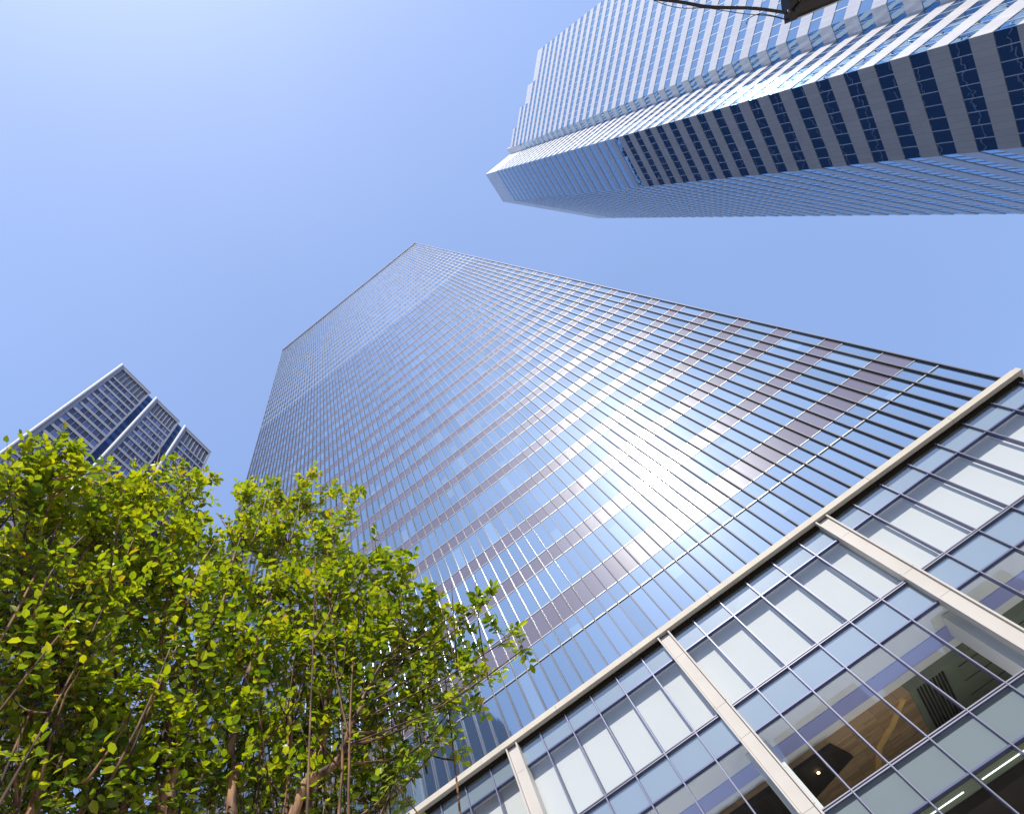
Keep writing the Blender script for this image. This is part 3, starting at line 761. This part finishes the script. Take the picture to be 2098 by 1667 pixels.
def cable(name, label, pts, rad):
    m = MB(); sp = smooth_path(pts, 8); m.tube(sp, [rad] * len(sp), 7, 0)
    tag(m.build(name, M['cable'], None, smooth=True), label, 'cable')
c0 = q + sd * .055
cable('overhead_cable', 'thick black cable arching from the lamp bracket to the top edge', [(1.75, -4.1, ZL + .9), (2.15, -2.1, ZL + .5), (2.75, -.62, ZL + .1), (3.12, .0, ZL + .0), (3.32, .26, ZL - .01), (3.56, .47, ZL - .02), (3.77, .655, ZL - .03), (4.12, .90, ZL - .03), tuple(c0)], .0135)
cable('thin_wire', 'thin dark wire hanging just under the thick black cable', [(1.80, -4.1, ZL + .8), (2.2, -2.1, ZL + .35), (2.82, -.55, ZL - .02), (3.36, .34, ZL - .05), (3.75, .66, ZL - .05), (3.98, .86, ZL - .06), (4.2, 1.03, ZL - .06), tuple(q + ax * -.01)], .003)
cable('loose_wire', 'short loose wire end curling below the lamp bracket', [(3.985, .955, ZL - .05), (4.02, .93, ZL - .05), (4.12, .955, ZL - .05), (4.22, 1.04, ZL - .06), tuple(q + ax * .01 + sd * -.005)], .0035)

# ================================================================== ground, road, pavement
m = MB(); m.box(-1500, 1500, -1500, 1500, -1.0, -.16, 0); struct(m.build('ground', M['ground']))
m = MB(); m.box(-300, 300, -14, -3, -.155, -.12, 0); struct(m.build('road', M['asphalt']))
m = MB(); m.box(-300, 300, -2.9, D - .3, -.15, 0.0, 0); m.box(-300, 300, -3.0, -2.901, -.15, -.004, 0); struct(m.build('pavement', M['paving']))

# ================================================================== camera
f, cx, cy, W0, H0 = 1306.5488, 930.3491, 953.8388, 2098.0, 1667.0
R = ((0.789110121356456, -0.6105673458175195, -0.06717687544199266),
     (0.5828703441262245, 0.7097949686834478, 0.3955417353072114),
     (-0.19382305928597882, -0.3512813952560155, 0.9159879928448904))
mat = Matrix(((R[0][0], -R[0][1], -R[0][2], 0), (R[1][0], -R[1][1], -R[1][2], 0), (R[2][0], -R[2][1], -R[2][2], EYE), (0, 0, 0, 1)))
# the photograph's frame is laterally reversed with respect to a right-handed world only if det < 0
cam = bpy.data.cameras.new('camera'); co = bpy.data.objects.new('camera', cam); COL.objects.link(co)
co.matrix_world = mat
cam.sensor_fit = 'HORIZONTAL'; cam.sensor_width = 36; cam.lens = f / W0 * 36
cam.shift_x = (W0 / 2 - cx) / W0; cam.shift_y = (cy - H0 / 2) / W0
cam.clip_start = .05; cam.clip_end = 5000
S.camera = co

# ================================================================== light
SKYG, SKYT = 0.50, (1.13, 1.35, 1.85, 1)
sv = Vector((.1652, -.5642, .8089)).normalized()
sun = bpy.data.lights.new('sun', 'SUN'); so = bpy.data.objects.new('sun', sun); COL.objects.link(so)
sun.energy = 3.1; sun.angle = math.radians(.53); sun.color = (1, .955, .88)
so.rotation_euler = sv.to_track_quat('Z', 'Y').to_euler()
w = bpy.data.worlds.new('World'); S.world = w; w.use_nodes = True
nt = w.node_tree; bg = nt.nodes['Background']
sky = nt.nodes.new('ShaderNodeTexSky'); sky.sky_type = 'NISHITA'; sky.sun_disc = False
sky.sun_elevation = math.asin(sv.z)
sky.sun_rotation = math.atan2(sv.x, sv.y)
sky.air_density = 1.0; sky.dust_density = 1.0; sky.ozone_density = 2.0; sky.altitude = 20
sg = nt.nodes.new('ShaderNodeGamma'); sg.inputs[1].default_value = SKYG
sm = nt.nodes.new('ShaderNodeMix'); sm.data_type = 'RGBA'; sm.blend_type = 'MULTIPLY'; sm.inputs[0].default_value = 1; sm.inputs[7].default_value = SKYT
nt.links.new(sky.outputs[0], sg.inputs[0]); nt.links.new(sg.outputs[0], sm.inputs[6]); tcn = nt.nodes.new('ShaderNodeTexCoord'); hz = nt.nodes.new('ShaderNodeTexNoise'); hz.inputs['Scale'].default_value = 1.7; hz.inputs['Detail'].default_value = 3
hm = nt.nodes.new('ShaderNodeMapRange'); hm.inputs[1].default_value = .3; hm.inputs[2].default_value = .7; hm.inputs[3].default_value = .965; hm.inputs[4].default_value = 1.04
hx = nt.nodes.new('ShaderNodeMix'); hx.data_type = 'RGBA'; hx.blend_type = 'MULTIPLY'; hx.inputs[0].default_value = 1
nt.links.new(tcn.outputs['Generated'], hz.inputs['Vector']); nt.links.new(hz.outputs['Fac'], hm.inputs[0])
nt.links.new(sm.outputs[2], hx.inputs[6]); nt.links.new(hm.outputs[0], hx.inputs[7]); nt.links.new(hx.outputs[2], bg.inputs[0]); bg.inputs[1].default_value = .15
S.view_settings.view_transform = 'Standard'; S.view_settings.look = 'None'
S.view_settings.exposure = 0.9; S.view_settings.gamma = 1.0
S.cycles.max_bounces = 8; S.cycles.transparent_max_bounces = 12; S.cycles.glossy_bounces = 5
S.cycles.sample_clamp_indirect = 6
